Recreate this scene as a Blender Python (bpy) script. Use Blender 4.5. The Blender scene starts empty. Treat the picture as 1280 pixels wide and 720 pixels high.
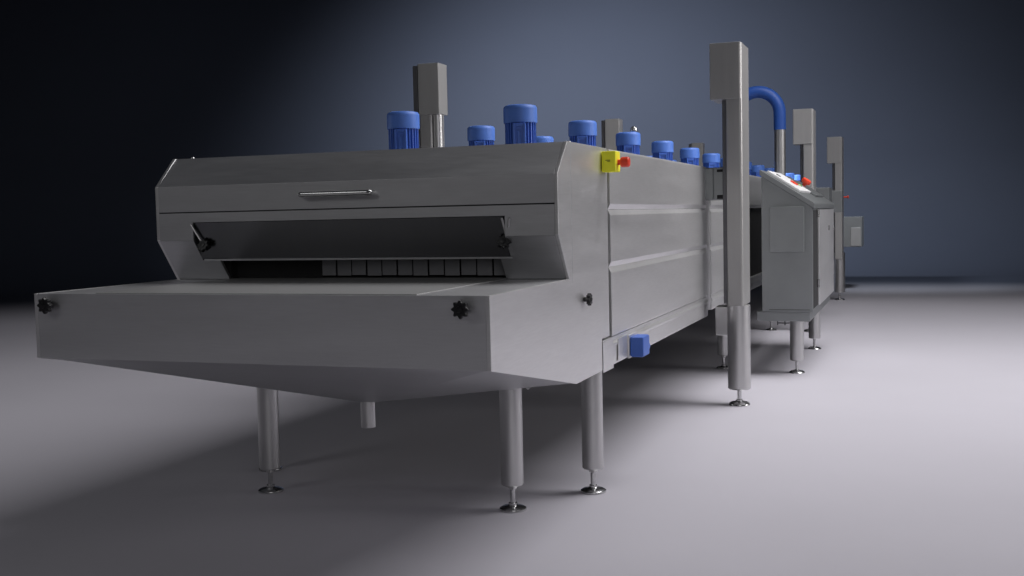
import bpy, bmesh, math, random
from mathutils import Vector, Matrix
random.seed(7)
SC = bpy.context.scene
COL = SC.collection
PI = math.pi

# ------------------------------------------------------------------ materials
def new_mat(name):
    m = bpy.data.materials.new(name); m.use_nodes = True
    nt = m.node_tree; b = nt.nodes['Principled BSDF']
    return m, nt, b

def steel(name, base=(0.79, 0.785, 0.79), rough=0.42, stretch=(1.2, 1.2, 60), metallic=1.0, bump=0.05, var=0.10, aniso=0.0):
    """brushed sheet steel: streaky roughness, faint tone changes and a fine grain"""
    m, nt, b = new_mat(name)
    L = nt.links.new
    tc = nt.nodes.new('ShaderNodeTexCoord')
    mp = nt.nodes.new('ShaderNodeMapping'); mp.inputs['Scale'].default_value = stretch
    n1 = nt.nodes.new('ShaderNodeTexNoise'); n1.inputs['Scale'].default_value = 9; n1.inputs['Detail'].default_value = 6
    n2 = nt.nodes.new('ShaderNodeTexNoise'); n2.inputs['Scale'].default_value = 2.3; n2.inputs['Detail'].default_value = 4
    L(tc.outputs['Object'], mp.inputs['Vector']); L(mp.outputs['Vector'], n1.inputs['Vector'])
    mp2 = nt.nodes.new('ShaderNodeMapping'); mp2.inputs['Scale'].default_value = [0.45*(1 + 0.55*(v-1)) for v in stretch]
    L(tc.outputs['Object'], mp2.inputs['Vector']); L(mp2.outputs['Vector'], n2.inputs['Vector'])
    mr = nt.nodes.new('ShaderNodeMapRange'); mr.inputs['To Min'].default_value = rough - var; mr.inputs['To Max'].default_value = rough + var
    ad = nt.nodes.new('ShaderNodeMath'); ad.operation = 'ADD'
    h1 = nt.nodes.new('ShaderNodeMath'); h1.operation = 'MULTIPLY'; h1.inputs[1].default_value = 0.5
    h2 = nt.nodes.new('ShaderNodeMath'); h2.operation = 'MULTIPLY'; h2.inputs[1].default_value = 0.5
    L(n1.outputs['Fac'], h1.inputs[0]); L(n2.outputs['Fac'], h2.inputs[0])
    L(h1.outputs[0], ad.inputs[0]); L(h2.outputs[0], ad.inputs[1])
    L(ad.outputs[0], mr.inputs['Value']); L(mr.outputs['Result'], b.inputs['Roughness'])
    rp = nt.nodes.new('ShaderNodeMapRange')
    rp.inputs['From Min'].default_value = 0.25; rp.inputs['From Max'].default_value = 0.75
    rp.inputs['To Min'].default_value = 0.93; rp.inputs['To Max'].default_value = 1.07
    L(ad.outputs[0], rp.inputs['Value'])
    mx = nt.nodes.new('ShaderNodeVectorMath'); mx.operation = 'SCALE'; mx.inputs[0].default_value = base
    L(rp.outputs['Result'], mx.inputs['Scale']); L(mx.outputs['Vector'], b.inputs['Base Color'])
    b.inputs['Metallic'].default_value = metallic
    b.inputs['Anisotropic'].default_value = aniso
    if bump:
        bp = nt.nodes.new('ShaderNodeBump'); bp.inputs['Strength'].default_value = bump; bp.inputs['Distance'].default_value = 0.002
        L(n1.outputs['Fac'], bp.inputs['Height']); L(bp.outputs['Normal'], b.inputs['Normal'])
    return m

def paint(name, col, rough=0.45, metallic=0.0, noise=0.08, spec=0.5):
    m, nt, b = new_mat(name); L = nt.links.new
    tc = nt.nodes.new('ShaderNodeTexCoord')
    n = nt.nodes.new('ShaderNodeTexNoise'); n.inputs['Scale'].default_value = 14; n.inputs['Detail'].default_value = 5
    L(tc.outputs['Object'], n.inputs['Vector'])
    rp = nt.nodes.new('ShaderNodeMapRange'); rp.inputs['To Min'].default_value = 1 - noise; rp.inputs['To Max'].default_value = 1 + noise
    L(n.outputs['Fac'], rp.inputs['Value'])
    mx = nt.nodes.new('ShaderNodeVectorMath'); mx.operation = 'SCALE'; mx.inputs[0].default_value = col
    L(rp.outputs['Result'], mx.inputs['Scale']); L(mx.outputs['Vector'], b.inputs['Base Color'])
    rr = nt.nodes.new('ShaderNodeMapRange'); rr.inputs['To Min'].default_value = rough - .06; rr.inputs['To Max'].default_value = rough + .06
    L(n.outputs['Fac'], rr.inputs['Value']); L(rr.outputs['Result'], b.inputs['Roughness'])
    b.inputs['Metallic'].default_value = metallic
    b.inputs['Specular IOR Level'].default_value = spec
    return m

M = {}
M['steel_h'] = steel('brushed_steel_side', stretch=(1, 1.0, 16), rough=0.43, var=.08)      # grain along the machine
M['steel_f'] = steel('brushed_steel_front', stretch=(1.0, 1, 16), base=(0.65, 0.65, 0.665), rough=0.46, var=.08)
M['steel_v'] = steel('brushed_steel_column', base=(0.40, 0.395, 0.39), metallic=0.45, stretch=(40, 40, 1.0), rough=0.36)
M['steel_leg'] = steel('satin_steel_leg', stretch=(30, 30, 1), base=(0.60, 0.595, 0.595), rough=0.38)
M['steel_dark'] = steel('dark_steel', base=(0.16, 0.16, 0.17), rough=0.5)
M['steel_cab'] = steel('cabinet_steel', base=(0.32, 0.335, 0.34), rough=0.48, stretch=(1, 1, 1), bump=0.02, var=0.05)
M['flap'] = steel('flap_steel', base=(0.11, 0.11, 0.118), rough=0.24, stretch=(30, 1, 1), bump=0.02, var=0.05)
M['chrome'] = steel('polished_steel', base=(0.58, 0.58, 0.58), rough=0.24, stretch=(1, 1, 1), bump=0, var=0.05)
M['black'] = paint('black_plastic', (0.008, 0.008, 0.009), 0.32)
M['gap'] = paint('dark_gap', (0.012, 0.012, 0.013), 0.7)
M['strip'] = paint('curtain_grey', (0.22, 0.22, 0.235), 0.5)
M['belt'] = None
M['blue'] = paint('blue_enamel', (0.055, 0.14, 0.52), 0.42)
M['blue_cap'] = paint('blue_fan_cover', (0.080, 0.190, 0.60), 0.5)
M['blue_hose'] = paint('blue_hose', (0.018, 0.078, 0.34), 0.5)
M['yellow'] = paint('yellow_plastic', (0.96, 0.95, 0.03), 0.6, noise=0.03)
M['red'] = paint('red_plastic', (0.85, 0.07, 0.03), 0.35, noise=0.03)
M['white'] = paint('white_panel', (0.82, 0.82, 0.82), 0.35, noise=0.02)
M['green'] = paint('green_plastic', (0.10, 0.25, 0.08), 0.4)
M['yellow_soft'] = paint('cream_plastic', (0.70, 0.62, 0.30), 0.4)

def belt_material():
    m, nt, b = new_mat('belt_weave'); L = nt.links.new
    tc = nt.nodes.new('ShaderNodeTexCoord')
    w = nt.nodes.new('ShaderNodeTexWave'); w.bands_direction = 'Y'; w.inputs['Scale'].default_value = 22; w.inputs['Distortion'].default_value = 0.6
    L(tc.outputs['Object'], w.inputs['Vector'])
    rp = nt.nodes.new('ShaderNodeMapRange'); rp.inputs['To Min'].default_value = 0.44; rp.inputs['To Max'].default_value = 0.56
    L(w.outputs['Fac'], rp.inputs['Value'])
    cb = nt.nodes.new('ShaderNodeCombineColor')
    for i in range(3): L(rp.outputs['Result'], cb.inputs[i])
    L(cb.outputs[0], b.inputs['Base Color'])
    b.inputs['Metallic'].default_value = 0.85; b.inputs['Roughness'].default_value = 0.5
    bp = nt.nodes.new('ShaderNodeBump'); bp.inputs['Strength'].default_value = 0.3; bp.inputs['Distance'].default_value = 0.003
    L(w.outputs['Fac'], bp.inputs['Height']); L(bp.outputs['Normal'], b.inputs['Normal'])
    return m
M['belt'] = belt_material()

# ------------------------------------------------------------------ mesh helpers
class MB:
    def __init__(self): self.bm = bmesh.new()
    def _merge(self, tmp, mat=None):
        if mat is not None: bmesh.ops.transform(tmp, matrix=mat, verts=tmp.verts)
        me = bpy.data.meshes.new('tmp'); tmp.to_mesh(me); tmp.free()
        self.bm.from_mesh(me); bpy.data.meshes.remove(me)
        return self
    def box(self, x0, x1, y0, y1, z0, z1, bev=0.0, seg=2, mat=None):
        t = bmesh.new()
        bmesh.ops.create_cube(t, size=1)
        bmesh.ops.scale(t, vec=(x1-x0, y1-y0, z1-z0), verts=t.verts)
        bmesh.ops.translate(t, vec=((x0+x1)/2, (y0+y1)/2, (z0+z1)/2), verts=t.verts)
        if bev: bmesh.ops.bevel(t, geom=list(t.edges), offset=bev, segments=seg, profile=0.5, affect='EDGES')
        return self._merge(t, mat)
    def prism(self, pts, axis, a, b, bev=0.0, mat=None):
        """polygon pts in the two other axes, extruded along axis from a to b"""
        t = bmesh.new()
        def P(p, s):
            return {'x': (s, p[0], p[1]), 'y': (p[0], s, p[1]), 'z': (p[0], p[1], s)}[axis]
        va = [t.verts.new(P(p, a)) for p in pts]; vb = [t.verts.new(P(p, b)) for p in pts]
        n = len(pts)
        t.faces.new(va); t.faces.new(list(reversed(vb)))
        for i in range(n): t.faces.new((va[(i+1) % n], va[i], vb[i], vb[(i+1) % n]))
        bmesh.ops.recalc_face_normals(t, faces=t.faces)
        if bev: bmesh.ops.bevel(t, geom=list(t.edges), offset=bev, segments=2, profile=0.5, affect='EDGES')
        return self._merge(t, mat)
    def lathe(self, prof, n=32, loc=(0, 0, 0), mat=None):
        """profile of (radius, z) turned round z; ends closed where the radius is 0"""
        t = bmesh.new(); rings = []
        for r, z in prof:
            if r < 1e-6: rings.append([t.verts.new((0, 0, z))])
            else: rings.append([t.verts.new((r*math.cos(2*PI*k/n), r*math.sin(2*PI*k/n), z)) for k in range(n)])
        for A, B in zip(rings, rings[1:]):
            for k in range(n):
                k2 = (k+1) % n
                if len(A) == 1 and len(B) == 1: continue
                if len(A) == 1: t.faces.new((A[0], B[k], B[k2]))
                elif len(B) == 1: t.faces.new((A[k], B[0], A[k2]))
                else: t.faces.new((A[k], B[k], B[k2], A[k2]))
        bmesh.ops.recalc_face_normals(t, faces=t.faces)
        m = Matrix.Translation(loc)
        if mat is not None: m = m @ mat
        return self._merge(t, m)
    def tube(self, pts, r, n=16, closed_ends=True):
        t = bmesh.new(); pts = [Vector(p) for p in pts]; rings = []
        up = Vector((0.3, 0.5, 0.81)).normalized()
        for i, p in enumerate(pts):
            d = (pts[min(i+1, len(pts)-1)] - pts[max(i-1, 0)]).normalized()
            a = d.cross(up).normalized(); b_ = d.cross(a).normalized()
            rings.append([t.verts.new(p + r*(a*math.cos(2*PI*k/n) + b_*math.sin(2*PI*k/n))) for k in range(n)])
        for A, B in zip(rings, rings[1:]):
            for k in range(n): t.faces.new((A[k], A[(k+1) % n], B[(k+1) % n], B[k]))
        if closed_ends:
            t.faces.new(list(reversed(rings[0]))); t.faces.new(rings[-1])
        bmesh.ops.recalc_face_normals(t, faces=t.faces)
        return self._merge(t)
    def faces(self, verts, faces):
        t = bmesh.new(); v = [t.verts.new(p) for p in verts]
        for f in faces: t.faces.new([v[i] for i in f])
        bmesh.ops.recalc_face_normals(t, faces=t.faces)
        return self._merge(t)
    def build(self, name, mat, parent=None, loc=(0, 0, 0), smooth=35):
        me = bpy.data.meshes.new(name); self.bm.to_mesh(me); self.bm.free()
        me.materials.append(mat)
        me.polygons.foreach_set('use_smooth', [True]*len(me.polygons))
        me.set_sharp_from_angle(angle=math.radians(smooth))
        o = bpy.data.objects.new(name, me); COL.objects.link(o)
        o.location = loc
        if parent is not None: o.parent = parent
        wn = o.modifiers.new('weighted_normals', 'WEIGHTED_NORMAL'); wn.keep_sharp = True; wn.weight = 100
        return o

def thing(name, loc, label, cat, group=None):
    o = bpy.data.objects.new(name, None); COL.objects.link(o)
    o.location = loc; o.empty_display_size = 0.2
    o['label'] = label; o['category'] = cat
    o['kind'] = 'thing'
    if group: o['group'] = group
    return o

def copy_tree(o, parent=None):
    c = o.copy(); COL.objects.link(c)
    if parent is not None: c.parent = parent
    for ch in list(o.children): copy_tree(ch, c)
    return c

# ------------------------------------------------------------------ the machine's measures (metres, z up, y along the line)
W = 2.0
Z1, Z2, ZE = 1.0749, 0.810, 0.6128          # infeed table top, front lower edge, lowest side edge
ZR, ZS, ZC, ZT = 1.2677, 1.3966, 1.5192, 1.6586
YF, YR0, YT = 0.795, 0.934, 0.938
YE, YP, YG = 1.0146, 1.431, 1.595
Y2 = 4.20                                    # end of the first panel field
YEND = 17.6
G1, G2, G3 = 1.3682, 1.0896, 0.7518

mach = thing('tunnel_machine', (-1.0, 0.0, 0.0), 'long brushed steel tunnel machine with open infeed table, slanted hood and blue roof motors', 'machine')
OFF = Vector((1.0, 0, 0))                    # children are modelled in place, then hung on the empty
def part(mb, name, mat, parent=None, smooth=35):
    bmesh.ops.translate(mb.bm, vec=OFF, verts=mb.bm.verts)
    return mb.build(name, mat, parent or mach, smooth=smooth)

# infeed table: front apron with a turned edge, side cheeks and the hopper underneath
mb = MB()
mb.box(-W+.0162, -.0162, 0.0005, 0.012, Z2+.001, Z1-.0005, 0.001)
front_apron = part(mb, 'front_apron', M['steel_f'])
mb = MB()
T0 = Z1-0.012
mb.box(-W+.0162, -.0162, 0.0125, 0.933, T0, Z1-.001, 0.001)
table_top = part(mb, 'table_top', M['steel_f'])
mb = MB(); mb.box(-1.70, -0.285, 0.014, 1.5, Z1-.0005, Z1+.003, 0.001)
part(mb, 'conveyor_belt', M['belt'])
# hopper (four sloping sheets running to the drain)
ap = (-1.0, 0.975, 0.497)
c = [(-W+.01, 0.006, Z2+.004), (-.01, 0.006, Z2+.004), (-.01, YE, ZE+.004), (-.01, 1.42, ZE+.004), (-W+.01, 1.42, ZE+.004), (-W+.01, YE, ZE+.004)]
mb = MB()
mb.faces(c + [ap], [(0, 1, 6), (1, 2, 6), (2, 3, 6), (3, 4, 6), (4, 5, 6), (5, 0, 6)])
hop = part(mb, 'drain_hopper', M['steel_f'], smooth=2)
mb = MB(); mb.lathe([(0, .385), (.030, .385), (.034, .387), (.034, .54), (0, .54)], 24, (-1.0, .972, 0))
pp = part(mb, 'drain_pipe', M['steel_leg'], hop)

# side cheeks: one bent-outline sheet on either side
cheek = [(0.0, Z2), (YE, ZE), (YP, ZE), (YP, .762), (YG-.028, .762), (YG-.028, ZT), (YT, ZT), (YF, ZC), (YF, ZR), (YR0, Z1), (0.0, Z1)]
for x0, x1 in ((-.016, 0.0), (-W, -W+.016)):
    mb = MB(); mb.prism(cheek, 'x', x0, x1, 0.0022)
    part(mb, 'side_cheek', M['steel_h'])
# hem line and screw heads on the right cheek
mb = MB()
mb.box(0.0, 0.0010, YR0+.045, YR0+.0475, Z1-.02, ZT-.05)
part(mb, 'cheek_seam', M['steel_f'])

# hood: lid (chamfer + upper front), lower front with a window, slanted lower panel, roof
def sheet(p0, p1, x0, x1, th=.014):
    """flat sheet between profile points p0 and p1 (y, z), x0..x1, thickness going inwards"""
    a, b_ = Vector((p0[0], p0[1])), Vector((p1[0], p1[1]))
    d = (b_-a).normalized(); n = Vector((d.y, -d.x))
    if n.x < 0: n = -n
    q = [p0, p1, tuple(b_+n*th), tuple(a+n*th)]
    return q, x0, x1
XL, XR = -W+.0162, -.0162
mb = MB()
q = [(YT+.004, ZT-.001), (YF, ZC), (YF, ZS+.003), (YF+.014, ZS+.003), (YF+.014, ZC-.006), (YT+.008, ZT-.018)]
mb.prism(q, 'x', XL, XR, 0.0006)
lid = part(mb, 'hood_lid', M['steel_f'])
mb = MB(); mb.box(XL, -.062, YF+.003, YF+.01, ZS-.003, ZS+.0028)
part(mb, 'lid_gap', M['gap'], lid)
# bar handle on the lid
hz, hy = 1.464, YF
mb = MB()
pts = [(-1.20, hy+.004, hz), (-1.20, hy-.018, hz), (-1.196, hy-.027, hz), (-1.187, hy-.032, hz), (-.862, hy-.032, hz), (-.853, hy-.027, hz), (-.849, hy-.018, hz), (-.849, hy+.004, hz)]
mb.tube(pts, 0.0125, 14)
part(mb, 'handle', M['chrome'], lid)
WX0, WX1, WZ1 = -1.795, -0.236, 1.350        # window in the lower front
mb = MB()
mb.box(XL, XR, YF, YF+.014, WZ1, ZS-.003, 0.0005)
mb.box(XL, WX0, YF+.0002, YF+.0138, ZR-.002, WZ1)
mb.box(WX1, XR, YF+.0002, YF+.0138, ZR-.002, WZ1)
part(mb, 'hood_front', M['steel_f'])
RX0, RX1 = -1.700, -0.285                    # tunnel mouth
def slant_y(z): return YF + (YR0-YF)*(ZR-z)/(ZR-Z1)
for (x0, x1), (w0, w1) in (((XL, WX0), (WX0, RX0)), ((WX1, XR), (RX1, WX1))):
    mb = MB()
    q, a, b_ = sheet((YF, ZR-.003), (YR0, Z1+.001), x0, x1); mb.prism(q, 'x', a, b_)
    q, a, b_ = sheet((slant_y(1.166), 1.166), (YR0, Z1+.001), w0, w1); mb.prism(q, 'x', a, b_)
    bmesh.ops.remove_doubles(mb.bm, verts=mb.bm.verts, dist=.0004)
    part(mb, 'hood_slant', M['steel_f'])
# flap that hangs in the window, with its knobs and stay rods
def flap_pt(s, o=0.0):                       # s 0..1 from hinge to lower edge; o = distance in front of it
    p0, p1 = Vector((YF+.001, WZ1-.002)), Vector((.856, 1.170))
    d = (p1-p0); n = Vector((d.y, -d.x)).normalized()
    p = p0 + d*s + n*o
    return (p.x, p.y)
mb = MB()
q = [flap_pt(0), flap_pt(1), flap_pt(1, -.008), flap_pt(0, -.008)]
mb.prism(q, 'x', WX0+.003, WX1-.002, 0.001)
flap = part(mb, 'mouth_flap', M['flap'])
mb = MB()
a0, a1 = flap_pt(.955, .009), flap_pt(1.0, .009); b0, b1 = flap_pt(.955, .0012), flap_pt(1.0, .0012)
mb.prism([a0, a1, b1, b0], 'x', WX0+.02, WX1+.010, 0.001)
part(mb, 'flap_rim', M['steel_f'], flap)
def star_knob_mb(r=.034, depth=.022):
    """eight-lobed clamping knob facing -y, stem towards +y"""
    mb = MB(); pts = []
    for k in range(64):
        a = 2*PI*k/64
        rr = r*(0.86 + 0.14*math.cos(8*a))
        pts.append((rr*math.cos(a), rr*math.sin(a)))
    mb.prism(pts, 'y', -depth-.018, -.018, 0.004)
    mb.lathe([(0, 0), (.014, 0), (.014, .02), (.012, .022), (0, .022)], 16, mat=Matrix.Rotation(PI/2, 4, 'X'))
    mb.lathe([(0, 0), (.013, 0), (.011, .005), (0, .006)], 16, (0, -depth-.017, 0), mat=Matrix.Rotation(PI/2, 4, 'X'))
    return mb
for xk in (-1.748, -.246):
    fy, fz = flap_pt(.66, .002)
    k = star_knob_mb(.032, .022).build('knob', M['black'], flap); k.location = Vector((xk, fy, fz)) + OFF
    k.rotation_euler.x = -math.atan2(.868-YF, WZ1-1.172)
for x0, x1, xa in ((-1.80, -1.752, 0), (-.247, -.232, 0), (-.212, -.243, 0)):
    f0 = flap_pt(.02, .012); f1 = flap_pt(.62, .012)
    mb = MB(); mb.tube([(x0, f0[0], f0[1]), (x1, f1[0], f1[1])], .0055, 10)
    part(mb, 'stay_rod', M['steel_leg'], flap)
# strip curtain in the mouth
nst = 18; wst = (RX1-RX0-.01)/nst
for i in range(6, nst):
    mb = MB(); x0 = RX0+.005+i*wst
    mb.box(x0+.0035, x0+wst-.0035, .985+.003*(i % 2), .989+.003*(i % 2), Z1+.015+random.uniform(-.002, .003), 1.26, 0.001, 1)
    part(mb, 'curtain_strip', M['strip'])
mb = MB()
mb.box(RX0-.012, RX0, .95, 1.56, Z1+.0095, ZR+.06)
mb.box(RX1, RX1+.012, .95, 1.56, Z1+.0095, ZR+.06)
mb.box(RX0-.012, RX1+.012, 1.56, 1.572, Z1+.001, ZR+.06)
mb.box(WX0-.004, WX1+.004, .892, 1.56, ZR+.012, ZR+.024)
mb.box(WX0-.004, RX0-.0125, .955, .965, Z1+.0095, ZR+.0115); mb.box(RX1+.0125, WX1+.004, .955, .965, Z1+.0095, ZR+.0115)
mb.box(RX0+.0005, RX0+.005+6*wst-.004, 1.004, 1.010, Z1+.006, ZR+.0115)  # black sheet added to stand in for shade in the left mouth
part(mb, 'mouth_lining_and_shade', M['gap'])

# roof sheet with the machine's full length and its core behind the panels
mb = MB(); mb.box(XL, XR, YT+.0045, YEND, ZT-.02, ZT-.002, 0.003)
part(mb, 'roof', M['steel_f'])
mb = MB(); mb.box(-W+.036, -.036, 1.60, YEND-.02, ZE+.03, ZT-.022)
part(mb, 'inner_casing', M['gap'])
mb = MB(); mb.box(-W+.03, -.03, YEND-.018, YEND, ZE+.02, ZT-.021, 0.004)
part(mb, 'end_wall', M['steel_f'])

# side panels: pressed sheets with bevelled edges between dark joints
def panel_field(y0, y1, zb, side):
    """three rows of panels and a skirt between y0 and y1"""
    x1 = 0.0 if side > 0 else -W
    def pan(za, zb_, nm, out=0.0, ya=y0, yb=y1, bev=(.013, .013)):
        mb = MB()
        bt, bb = bev
        q = [(-.034, za), (-bb, za), (-.001, za+2*bb-.002), (0, za+2*bb+.002), (0, zb_-2*bt-.002), (-.001, zb_-2*bt+.002), (-bt, zb_), (-.034, zb_)]
        if side < 0: q = [(-W-p[0], p[1]) for p in q]
        mb.prism(q, 'y', ya, yb, 0.0012)
        part(mb, nm, M['steel_h'])
    pan(G1+.0005, ZT-.001, 'side_panel', bev=(.004, .013))
    ye = 6.15 if (side > 0 and 4.3 < y0 < 5) else y1          # open bay behind the cabinet
    pan(G2+.0005, G1-.0005, 'side_panel', yb=ye)
    pan(G3+.002, G2-.0005, 'side_panel', bev=(.013, .003), yb=ye)
    mb = MB()                                   # skirt bends inwards a little towards its foot
    q = [(-.034, G3-.001), (-.003, G3-.001), (-.003, G3-.022), (.004, G3-.034), (.004, G3-.044), (0.0, G3-.050), (0.0, zb+.012), (-.004, zb), (-.034, zb)]
    if side < 0: q = [(-W-p[0], p[1]) for p in q]
    mb.prism(q, 'y', y0-(.16 if y0 < 2 else 0), y1, 0.0015)
    part(mb, 'side_skirt', M['steel_h'])
fields = [(YG+.020, Y2, ZE), (Y2+.16, 8.75, ZE+.03), (8.95, 13.15, ZE+.03), (13.35, YEND-.02, ZE+.03)]
for y0, y1, zb in fields:
    for s in (1, -1): panel_field(y0, y1, zb, s)
mb = MB(); mb.box(-.0355, -.031, YG-.027, YG+.019, .775, ZT-.003)
part(mb, 'joint_strip', M['gap'])
# posts standing between the panel fields
for ya, yb in ((Y2+.008, Y2+.152), (8.757, 8.943), (13.157, 13.343)):
    for x0, x1 in ((-.030, -.008), (-W+.008, -W+.030)):
        mb = MB(); mb.box(x0, x1, ya, yb, ZE+.035, ZT-.022, 0.004)
        part(mb, 'joint_post', M['steel_h'])

# adjustable legs
def make_leg(top):
    l = MB().lathe([(0, .115), (.046, .115), (.052, .121), (.052, top), (0, top)], 32).build('leg', M['steel_leg'], mach)
    f = MB()
    f.lathe([(0, 0), (.062, 0), (.0635, .004), (.062, .010), (.050, .017), (.026, .021), (.020, .026), (.020, .034), (0.0125, .036), (.0125, .118), (0, .118)], 32)
    f.build('levelling_foot', M['chrome'], l)
    f = MB(); f.lathe([(0, .098), (.021, .098), (.021, .1149), (0, .1149)], 6)
    f.build('lock_nut', M['steel_leg'], l)
    return l
leg0 = make_leg(.70)
legs = [(-.355, 1.137), (-W+.355, 1.137), (-.09, 1.552), (-W+.09, 1.552), (-.177, 5.91), (-W+.177, 5.91),
        (-.16, 9.03), (-W+.16, 9.03), (-.16, 13.1), (-W+.16, 13.1), (-.16, 17.2), (-W+.16, 17.2)]
for i, (x, y) in enumerate(legs):
    l = leg0 if i == 0 else copy_tree(leg0)
    l.location = (x+1.0, y, 0)
# gusset behind the front leg
mb = MB(); mb.prism([(-.36, ZE+.02), (-.30, .545), (-.20, ZE+.02)], 'y', 1.215, 1.223)
part(mb, 'leg_gusset', M['steel_f'])

# clamping knobs on the apron and the cheek
for x, y, z, rz in ((-1.918, -.001, 1.029, 0), (-.098, -.001, 1.029, 0), (.001, 1.145, .972, PI/2)):
    k = star_knob_mb(.034, .022).build('knob', M['black'], mach); k.location = (x+1.0, y, z); k.rotation_euler.z = rz
    k.scale = (1, 1, 1) if rz == 0 else (.82, .82, .82)
mb = MB()
for x, y in ((-1.93, 1.0), (-.776, 1.165), (-.03, 1.06)):
    mb = MB(); mb.lathe([(0, ZT-.004), (.010, ZT-.004), (.010, ZT+.003), (.007, ZT+.008), (0, ZT+.009)], 12, (x, y, 0))
    part(mb, 'roof_bolt', M['steel_leg'])

# roof motors: flange, finned body, terminal box, fan cover
def make_motor():
    b = MB()
    b.lathe([(0, 0), (.105, 0), (.105, .018), (.078, .030), (.074, .05), (.074, .215), (0, .215)], 40)
    for k in range(26):
        a = 2*PI*k/26
        m = Matrix.Rotation(a, 4, 'Z')
        b.box(.070, .087, -.0028, .0028, .045, .210, 0, mat=m)
    o = b.build('motor', M['blue'], mach)
    c_ = MB(); R_ = .094
    c_.lathe([(0, .305), (.045, .305), (R_-.022, .3035), (R_-.008, .299), (R_-.001, .289), (R_, .280), (R_, .208), (R_-.002, .204), (R_-.006, .204), (R_-.006, .215), (0, .215)], 48)
    c_.build('fan_cover', M['blue_cap'], o)
    t = MB(); t.box(-.036, .036, -.098, -.07, .045, .200, .004, 2)
    t.box(-.036, -.022, -.108, -.0985, .050, .196, .003, 2); t.box(.022, .036, -.108, -.0985, .050, .196, .003, 2)
    t.box(-.0215, .0215, -.108, -.0985, .180, .196, .003, 2); t.box(-.0215, .0215, -.108, -.0985, .050, .064, .003, 2)
    t.box(-.010, .010, -.104, -.0985, .070, .160, .002, 1)
    t.build('terminal_box', M['blue'], o)
    return o
mot0 = make_motor()
spots = []
for k, y in enumerate((2.29, 3.507, 4.726, 5.933, 7.142, 8.327, 9.45, 10.72, 11.942, 13.149, 14.5, 15.817, 16.989)):
    spots.append((-.69, y))
    spots.append((-1.41 if k < 2 else -1.385, y))
for i, (x, y) in enumerate(spots):
    o = mot0 if i == 0 else copy_tree(mot0)
    o.location = (x+1.0, y, ZT-.002)
    o.rotation_euler.z = .26
# lifting eye on the third motor of the near row
e = MB(); e.lathe([(0, 0), (.022, 0), (.026, .012), (.024, .032), (.013, .043), (0, .046)], 20, (0, 0, .304))
m3 = [o for o in mach.children if o.name.startswith('motor') and abs(o.location.x-.31) < .01 and abs(o.location.y-4.726) < .01][0]
ey = e.build('lifting_eye', M['chrome'], m3); ey.location = (.045, -.01, 0)

# emergency stop box on the cheek
mb = MB(); mb.box(0.002, .070, 1.462, 1.552, 1.543, 1.640, .006, 3)
est = part(mb, 'emergency_stop', M['yellow'])
mb = MB(); mb.lathe([(0, 0), (.013, 0), (.013, .012), (.022, .016), (.024, .022), (.024, .050), (.020, .055), (0, .056)], 24, (.070, 1.507, 1.588), mat=Matrix.Rotation(PI/2, 4, 'Y'))
part(mb, 'stop_button', M['red'], est)
mb = MB(); mb.box(.022, .044, 1.4608, 1.4622, 1.596, 1.5985); mb.box(.030, .044, 1.4608, 1.4622, 1.591, 1.5935)
part(mb, 'stop_marking', M['gap'], est)
# blue drive unit low on the side, on its bracket
mb = MB(); mb.box(.0036, .007, 1.70, 1.886, .622, .735, .001)
mb.box(.0036, .016, 1.8865, 2.05, .612, .730, .002)
drv = part(mb, 'drive_bracket', M['steel_h'])
mb = MB(); mb.box(.0165, .088, 1.890, 2.030, .618, .722, .010, 2)
mb.lathe([(0, 0), (.034, 0), (.034, .05), (.028, .055), (0, .055)], 24, (.045, 2.028, .655), mat=Matrix.Rotation(-PI/2, 4, 'X'))
part(mb, 'drive_unit', M['blue'], drv)
# plate at the foot of the joint
mb = MB(); mb.box(.0005, .0035, YP+.006, 1.62, ZE-.012, .745, .001)
part(mb, 'side_plate', M['steel_h'])
# outfeed end: stepped box on the right side and the small boxes before it
mb = MB(); mb.box(.002, .50, 15.7, 16.4, .70, 1.20, .004)
ob = part(mb, 'outfeed_box', M['steel_cab'])
mb = MB(); mb.box(.32, .485, 15.686, 15.702, .715, 1.02, .006)
part(mb, 'box_door', M['steel_v'], ob)
for x0, x1, y0, y1, z0, z1 in ((.002, .45, 9.35, 9.75, 1.36, 1.585), (.002, .53, 10.2, 10.5, 1.30, 1.56)):
    mb = MB(); mb.box(x0, x1, y0, y1, z0, z1, .010)
    part(mb, 'junction_box', M['steel_cab'])
mb = MB(); mb.box(.002, .335, 13.62, 13.70, 1.47, 1.55, .006)
e2 = part(mb, 'stop_box', M['steel_cab'])
mb = MB(); mb.lathe([(0, 0), (.012, 0), (.012, .052), (.020, .056), (.020, .076), (0, .078)], 20, (.334, 13.66, 1.512), mat=Matrix.Rotation(PI/2, 4, 'Y'))
part(mb, 'stop_button', M['red'], e2)

# low rod frame tying the far legs together
mb = MB()
for z in (.075, .165): mb.tube([(-.10, 9.12, z), (.16, 9.12, z)], .007, 8)
for x in (-.10, -.02, .16): mb.tube([(x, 9.12, .05), (x, 9.12, .34)], .007, 8)
part(mb, 'foot_frame', M['steel_dark'])

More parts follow.
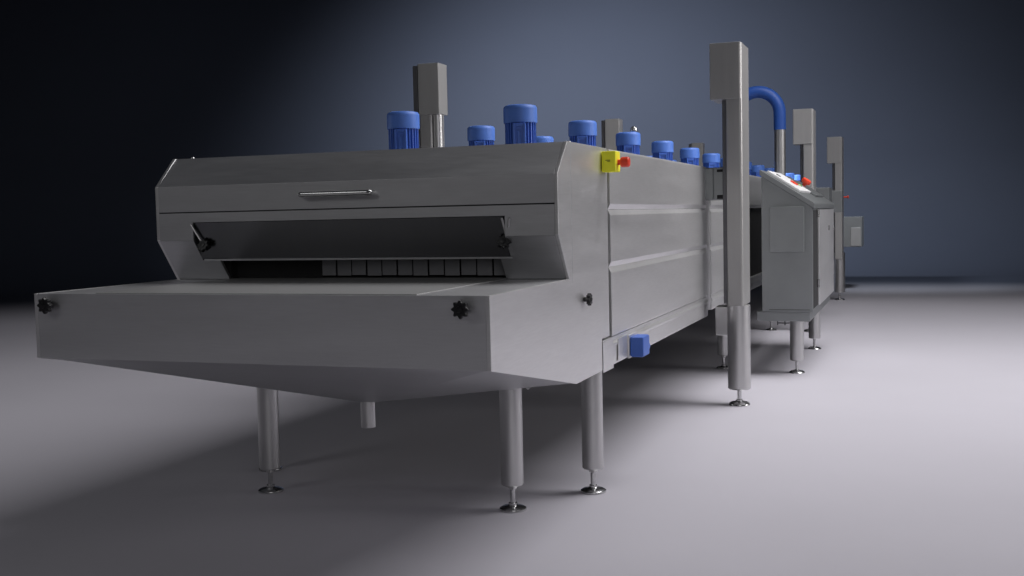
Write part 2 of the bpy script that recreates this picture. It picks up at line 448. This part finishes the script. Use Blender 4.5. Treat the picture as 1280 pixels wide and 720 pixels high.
# ------------------------------------------------------------------ lifting columns
def rr_profile(x0, x1, y0, y1, rl, rr, n=8):
    """rounded rectangle in plan; rl = corner radius at x0, rr = corner radius at x1"""
    pts = []
    for cx_, cy_, r, a0 in ((x1-rr, y1-rr, rr, 0), (x0+rl, y1-rl, rl, PI/2), (x0+rl, y0+rl, rl, PI), (x1-rr, y0+rr, rr, 1.5*PI)):
        for k in range(n+1):
            a = a0 + PI/2*k/n
            pts.append((cx_+r*math.cos(a), cy_+r*math.sin(a)))
    return pts
def make_column(label, mirror=False):
    s = -1 if mirror else 1
    t = thing('lifting_column', (0, 0, 0), label, 'column', 'steel lifting columns along the machine')
    def MX(pts): return [(s*p[0], p[1]) for p in pts]
    # local x 0 = foot centre; +x points away from the machine on the right-hand side
    mb = MB(); 
    if not mirror: mb.prism(MX(rr_profile(-.060, .048, -.10, .235, .012, .020)), 'z', .70, 2.478, 0.002)
    else: mb.prism(rr_profile(-.026, .075, -.08, .16, .012, .012), 'z', .70, 2.478, 0.002)
    post = mb.build('post', M['steel_v'], t)
    mb = MB(); mb.lathe([(0, .112), (.070, .112), (.078, .120), (.078, .699), (0, .699)], 40)
    mb.build('lower_post', M['steel_leg'], t)
    mb = MB()
    if not mirror: mb.prism(rr_profile(-.166, .042, -.107, .21, .006, .012, 4), 'z', 2.105, 2.482, .004)
    else: mb.prism(rr_profile(-.020, .148, -.10, .065, .006, .006, 3), 'z', 2.105, 2.482, .004)
    mb.build('head_box', M['steel_v'], t)
    if not mirror:
        mb = MB(); mb.prism(MX(rr_profile(-.098, -.0605, -.03, .08, .006, .006, 3)), 'z', .71, 2.104, 0)  # slide rail on the inner side, its shade put into the dark colour
        mb.build('dark_side_strip', M['steel_dark'], t)
        mb = MB(); mb.box(-.24, -.0605, .02, .19, 1.425, 1.65, .008)
        mb.box(-.246, -.17, .0, .018, 1.43, 1.645, .004)
        br = mb.build('clamp_arm', M['steel_cab'], t)
        mb = MB(); mb.box(-.145, -.095, .014, .019, 1.618, 1.636, .003); mb.box(-.145, -.095, .014, .019, 1.432, 1.460, .003)
        mb.build('slot', M['gap'], br)
        mb = MB(); mb.box(-.17, -.075, .03, .17, .48, .68, .008)
        lb = mb.build('lower_bracket', M['steel_leg'], t)
        mb = MB(); mb.box(-.160, -.085, .045, .155, .6801, .684)
        mb.build('bracket_opening', M['gap'], lb)
    else:
        mb = MB(); mb.prism(rr_profile(-.066, -.0265, -.09, .10, .006, .006, 3), 'z', .71, 2.470, 0)  # dark strip added along the post, standing in for its shaded outer edge
        mb.build('dark_side_strip', M['steel_dark'], t)
        mb = MB(); mb.lathe([(0, 1.62), (.040, 1.62), (.040, 2.104), (0, 2.104)], 24, (.104, -.03, 0))
        mb.build('lift_rod', M['steel_leg'], t)
        mb = MB(); mb.box(.02, .30, -.04, .04, 1.42, 1.615, .008)
        mb.build('clamp_arm', M['steel_cab'], t)
    f = MB()
    f.lathe([(0, 0), (.072, 0), (.074, .005), (.072, .012), (.056, .022), (.030, .027), (.022, .033), (.022, .040), (.014, .042), (.014, .113), (0, .113)], 32)
    f.build('levelling_foot', M['chrome'], t)
    return t
cr = make_column('largest steel lifting column, standing nearest on the right before the blue pipe')
cr.location = (.224, 4.143, 0)
c2 = copy_tree(cr); c2.location = (.272, 8.95, -.055); c2['label'] = 'steel lifting column rising right behind the control cabinet with the red button'
c3 = copy_tree(cr); c3.location = (.296, 13.35, -.10); c3['label'] = 'thin far steel lifting column on the right beyond the cabinet, beside the stepped end box'
for c_ in (c2, c3):                                   # keep the feet on the floor
    dz = -c_.location.z
    for ch in c_.children:
        if ch.name.startswith('levelling_foot') or ch.name.startswith('lower_post'): ch.location.z += dz
cl = make_column('steel lifting column with bright rod, rising behind the hood', True)
cl.location = (-2.102, 4.143, .01)
d2 = copy_tree(cl); d2.location = (-1.979, 8.95, -.055); d2['label'] = 'steel lifting column head showing behind the motor with a chrome eye'
d3 = copy_tree(cl); d3.location = (-1.83, 13.35, -.10); d3['label'] = 'farthest left-hand steel column, only its head peeking above the blue motors'
for c_ in (cl, d2, d3):
    dz = -c_.location.z
    for ch in c_.children:
        if ch.name.startswith('levelling_foot') or ch.name.startswith('lower_post'): ch.location.z += dz

# ------------------------------------------------------------------ control cabinet
cab = thing('control_cabinet', (.40, 6.55, 0), 'grey steel control cabinet with sloping white button panel and red stop knob', 'cabinet')
CO = Vector((-.40, -6.55, 0))
def cpart(mb, name, mat, parent=None):
    bmesh.ops.translate(mb.bm, vec=CO, verts=mb.bm.verts)
    return mb.build(name, mat, parent or cab)
CX0, CX1, CY0, CY1 = .205, .600, 5.50, 7.62
def sl(x): return 1.668 - .65*(x-.2)
mb = MB(); mb.prism([(CX0, .53), (CX1, .53), (CX1, sl(CX1)-.045), (CX0, sl(CX0)-.045)], 'y', CY0, CY1, .004)
body = cpart(mb, 'body', M['steel_cab'])
mb = MB(); mb.prism([(CX0-.012, sl(CX0-.012)-.044), (CX1+.018, sl(CX1+.018)-.044), (CX1+.018, sl(CX1+.018)-.008), (CX1+.01, sl(CX1+.01)), (CX0-.012, sl(CX0-.012))], 'y', CY0-.015, CY1+.015, .004)
lidc = cpart(mb, 'sloping_lid', M['steel_cab'])
mb = MB(); mb.box(CX0-.045, CX1-.02, CY0+.01, CY1-.02, .452, .529, .006)
cpart(mb, 'plinth', M['steel_cab'])
mb = MB(); mb.box(.272, .540, CY0-.045, CY0-.001, 1.008, 1.372, .008)
cpart(mb, 'front_cover', M['steel_cab'])
mb = MB(); mb.box(CX0+.055, CX1-.02, CY0-.003, CY0+.001, .545, .548)
cpart(mb, 'seam', M['gap'])
for ya, yb in ((CY0+.05, 7.0), (7.02, CY1-.01)):
    if ya < 6: ya = 5.98
    mb = MB(); mb.box(CX1+.001, CX1+.016, ya, yb, .545, sl(CX1)-.065, .004)
    dr = cpart(mb, 'door', M['steel_h'])
    mb = MB(); mb.box(CX1+.0165, CX1+.028, yb-.10, yb-.07, 1.15, 1.20, .004)
    cpart(mb, 'latch', M['chrome'], dr)
mb = MB(); mb.box(CX1+.0005, CX1+.002, CY0+.07, 5.975, .55, sl(CX1)-.07)
cpart(mb, 'door_gap', M['gap'])
for z in (1.28, .70):
    mb = MB(); mb.lathe([(0, 0), (.012, 0), (.012, .07), (0, .07)], 12, (CX1+.010, 5.90, z))
    cpart(mb, 'hinge', M['chrome'])
ang = math.atan(.65)
def on_slope(mb_box, x, y, lift=0.0):
    return Matrix.Translation((x, y, sl(x)+lift)) @ Matrix.Rotation(ang, 4, 'Y')
mb = MB(); m = on_slope(None, .355, 6.12)
mb.box(-.155, .155, -.46, .46, .001, .022, .004, mat=m)
pan = cpart(mb, 'button_panel', M['white'])
def btn(u, v, r, h, mat, name, z0=.022):
    mb = MB(); mb.lathe([(0, 0), (r, 0), (r, h*.8), (r*.85, h), (0, h)], 16, mat=on_slope(None, .355, 6.12) @ Matrix.Translation((u, v, z0)))
    return cpart(mb, name, mat, pan)
btn(.03, .02, .036, .014, M['red'], 'red_button')
btn(.035, .13, .026, .012, M['black'], 'black_button')
btn(.05, .20, .024, .010, M['yellow_soft'], 'cream_button')
btn(.055, .29, .024, .012, M['green'], 'green_button')
btn(-.08, -.28, .022, .006, M['steel_dark'], 'key_switch')
mb = MB(); m = on_slope(None, .40, 7.05)
mb.box(-.13, .15, -.36, .42, .001, .018, .004, mat=m)
p2 = cpart(mb, 'stop_plate', M['steel_cab'])
mb = MB(); mb.lathe([(0, 0), (.018, 0), (.018, .018), (.040, .028), (.046, .040), (.044, .060), (.030, .070), (0, .072)], 24, mat=on_slope(None, .40, 6.98) @ Matrix.Translation((-.02, 0, .018)))
cpart(mb, 'stop_button', M['red'], p2)
for y in (5.77, 7.40):
    mb = MB(); mb.lathe([(0, .105), (.050, .105), (.056, .112), (.056, .451), (0, .451)], 32, (.450, y, 0))
    lg = cpart(mb, 'leg', M['steel_leg'])
    mb = MB(); mb.lathe([(0, 0), (.062, 0), (.064, .005), (.060, .012), (.045, .020), (.020, .026), (.0125, .030), (.0125, .108), (0, .108)], 28, (.450, y, 0))
    cpart(mb, 'levelling_foot', M['chrome'], lg)

# ------------------------------------------------------------------ exhaust pipe with a blue bend, standing on the roof
ex = thing('exhaust_pipe', (-.20, 10.30, ZT-.002), 'grey steel pipe topped by a blue bend, right of the nearest column', 'pipe')
mb = MB(); mb.lathe([(0, 0), (.095, 0), (.095, .02), (.068, .021), (.068, .66), (0, .66)], 32)
mb.build('pipe', M['steel_leg'], ex)
pts = [(0, 0, .66), (0, 0, .80)]
R_ = .27
for k in range(1, 25):
    a = PI*k/24
    pts.append((-R_+R_*math.cos(a), 0, .86+R_*math.sin(a)))
pts.append((-2*R_, 0, .70))
mb = MB(); mb.tube(pts, .073, 24)
mb.build('hose_bend', M['blue_hose'], ex)

# ------------------------------------------------------------------ studio: floor and curved backdrop
CXF, CYF = 0.0, -2.0
def revolve_surface(prof, n=128):
    vs, fs = [], []
    for r, z in prof:
        for k in range(n): vs.append((CXF+r*math.cos(2*PI*k/n), CYF+r*math.sin(2*PI*k/n), z))
    for i in range(len(prof)-1):
        for k in range(n): fs.append((i*n+k, i*n+(k+1) % n, (i+1)*n+(k+1) % n, (i+1)*n+k))
    return vs, fs
def floor_mat():
    """pale floor coating feathered by hand into the navy paint of the backdrop"""
    m, nt, b = new_mat('studio_soft_fade'); L = nt.links.new
    tc = nt.nodes.new('ShaderNodeNewGeometry')
    sep = nt.nodes.new('ShaderNodeVectorMath'); sep.operation = 'DISTANCE'
    fl = nt.nodes.new('ShaderNodeVectorMath'); fl.operation = 'MULTIPLY'; fl.inputs[1].default_value = (1, 1, 0)
    L(tc.outputs['Position'], fl.inputs[0]); L(fl.outputs['Vector'], sep.inputs[0]); sep.inputs[1].default_value = (CXF, CYF, 0)
    n = nt.nodes.new('ShaderNodeTexNoise'); n.inputs['Scale'].default_value = 0.6; n.inputs['Detail'].default_value = 3
    L(tc.outputs['Position'], n.inputs['Vector'])
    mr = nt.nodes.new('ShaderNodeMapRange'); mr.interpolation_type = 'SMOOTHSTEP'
    mr.inputs['From Min'].default_value = FADE0; mr.inputs['From Max'].default_value = FADE1  # soft hazy floor edge painted into the colour between these radii
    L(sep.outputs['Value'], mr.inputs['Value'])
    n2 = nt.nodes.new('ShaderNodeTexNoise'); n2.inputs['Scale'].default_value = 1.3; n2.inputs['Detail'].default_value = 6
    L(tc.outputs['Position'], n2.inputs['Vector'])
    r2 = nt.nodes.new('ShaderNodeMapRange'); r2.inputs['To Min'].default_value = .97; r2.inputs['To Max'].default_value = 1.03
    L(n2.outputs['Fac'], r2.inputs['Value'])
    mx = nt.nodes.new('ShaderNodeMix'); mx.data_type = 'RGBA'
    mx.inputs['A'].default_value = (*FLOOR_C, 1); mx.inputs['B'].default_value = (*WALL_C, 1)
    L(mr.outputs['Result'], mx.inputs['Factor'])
    sc_ = nt.nodes.new('ShaderNodeVectorMath'); sc_.operation = 'SCALE'
    L(mx.outputs['Result'], sc_.inputs[0]); L(r2.outputs['Result'], sc_.inputs['Scale'])
    L(sc_.outputs['Vector'], b.inputs['Base Color'])
    b.inputs['Roughness'].default_value = 0.75
    b.inputs['Specular IOR Level'].default_value = 0.06
    return m
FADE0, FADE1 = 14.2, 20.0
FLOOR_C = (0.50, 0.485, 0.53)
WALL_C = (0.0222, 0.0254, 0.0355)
fm = floor_mat()
prof = [(0.001, 0)] + [(r, 0) for r in (2, 5, 9, 13, 16, 18, 20, 21.5)]
vs, fs = revolve_surface(prof)
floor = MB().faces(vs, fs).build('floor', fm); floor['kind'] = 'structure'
prof = [(21.5, -.004)] + [(21.5+2.5*math.sin(a), 2.5-2.5*math.cos(a)) for a in [PI/2*k/12 for k in range(13)]] + [(24, 5), (24, 8), (24, 12)]
vs, fs = revolve_surface(prof)
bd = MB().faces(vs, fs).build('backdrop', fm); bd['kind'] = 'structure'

# ------------------------------------------------------------------ lamps
def look(o, target):
    d = Vector(target) - o.location
    o.rotation_euler = d.to_track_quat('-Z', 'Y').to_euler()
def area(name, loc, target, sx, sy, power, col=(1, 1, 1)):
    l = bpy.data.lights.new(name, 'AREA'); l.shape = 'RECTANGLE'; l.size = sx; l.size_y = sy; l.energy = power; l.color = col
    o = bpy.data.objects.new(name, l); COL.objects.link(o); o.location = loc; look(o, target)
    return o
area('key_softbox', (3.7, 5.2, 8.2), (.2, 5.6, 0), 4.6, 7.0, 575, (1.0, 0.985, 1.0)).data.spread = math.radians(140)
area('left_fill', (-8.5, 1.5, 2.0), (-.8, 2.6, .1), 3.0, 2.0, 20, (1.0, 1.0, 1.0))
area('side_softbox', (8.8, 8.8, 3.6), (0, 6.0, 1.2), 5.5, 3.2, 45, (1.0, 0.98, 0.97))
area('column_softbox', (9.0, 4.8, 3.3), (0, 4.6, 2.6), 4.0, 2.0, 42, (1.0, 0.98, 0.97)).data.spread = math.radians(70)
area('rear_kicker', (7.0, 17.0, 4.8), (.3, 4.1, 2.1), 2.5, 3.0, 12, (1.0, 0.98, 0.97))
fl = area('floor_fill', (-5.0, -5.5, 5.0), (-2.3, -.8, 0), 2.5, 2.5, 9, (1.0, 1.0, 1.0)); fl.data.spread = math.radians(80)
area('front_softbox', (3.6, -7.0, 3.0), (-.8, .8, 1.2), 4.0, 2.6, 66, (1, 0.99, 1.0))
def spot(name, loc, target, power, deg):
    sp = bpy.data.lights.new(name, 'SPOT'); sp.energy = power; sp.spot_size = math.radians(deg); sp.spot_blend = 1.0
    sp.shadow_soft_size = 0.6; sp.color = (0.86, 0.92, 1.0)
    so = bpy.data.objects.new(name, sp); COL.objects.link(so); so.location = loc; look(so, target)
spot('backdrop_spot', (-5.0, 14.2, 5.3), (-4.9, 21.6, 0.2), 10600, 138)
spot('backdrop_spot_low', (1.4, 14.6, 5.3), (0.2, 21.8, -3.0), 1500, 88)
spot('backdrop_spot_side', (-10.5, 11.0, 5.3), (-11.5, 19.6, 1.2), 130, 130)

# ------------------------------------------------------------------ world, camera, view
w = bpy.data.worlds.new('World'); SC.world = w; w.use_nodes = True
bg = w.node_tree.nodes['Background']; bg.inputs[0].default_value = (0.50, 0.52, 0.58, 1); bg.inputs[1].default_value = 0.05

cam = bpy.data.cameras.new('camera'); co = bpy.data.objects.new('camera', cam); COL.objects.link(co)
yaw, pitch, roll = 0.35327, -0.06572, -0.02188
cam.sensor_width = 36; cam.lens = 36*1384.13/1280; cam.clip_end = 200
f = Vector((-0.34523578, 0.93621552, -0.06567153)); u = Vector((-0.00218784, 0.06917078, 0.99760243)); r = Vector((0.93851344, 0.34455174, -0.02183194))
co.matrix_world = Matrix(((r.x, u.x, -f.x, 1.39677), (r.y, u.y, -f.y, -3.56281), (r.z, u.z, -f.z, 1.35182), (0, 0, 0, 1)))
SC.camera = co
SC.view_settings.view_transform = 'Standard'; SC.view_settings.look = 'None'; SC.view_settings.exposure = 0; SC.view_settings.gamma = 1
SC.cycles.use_denoising = True
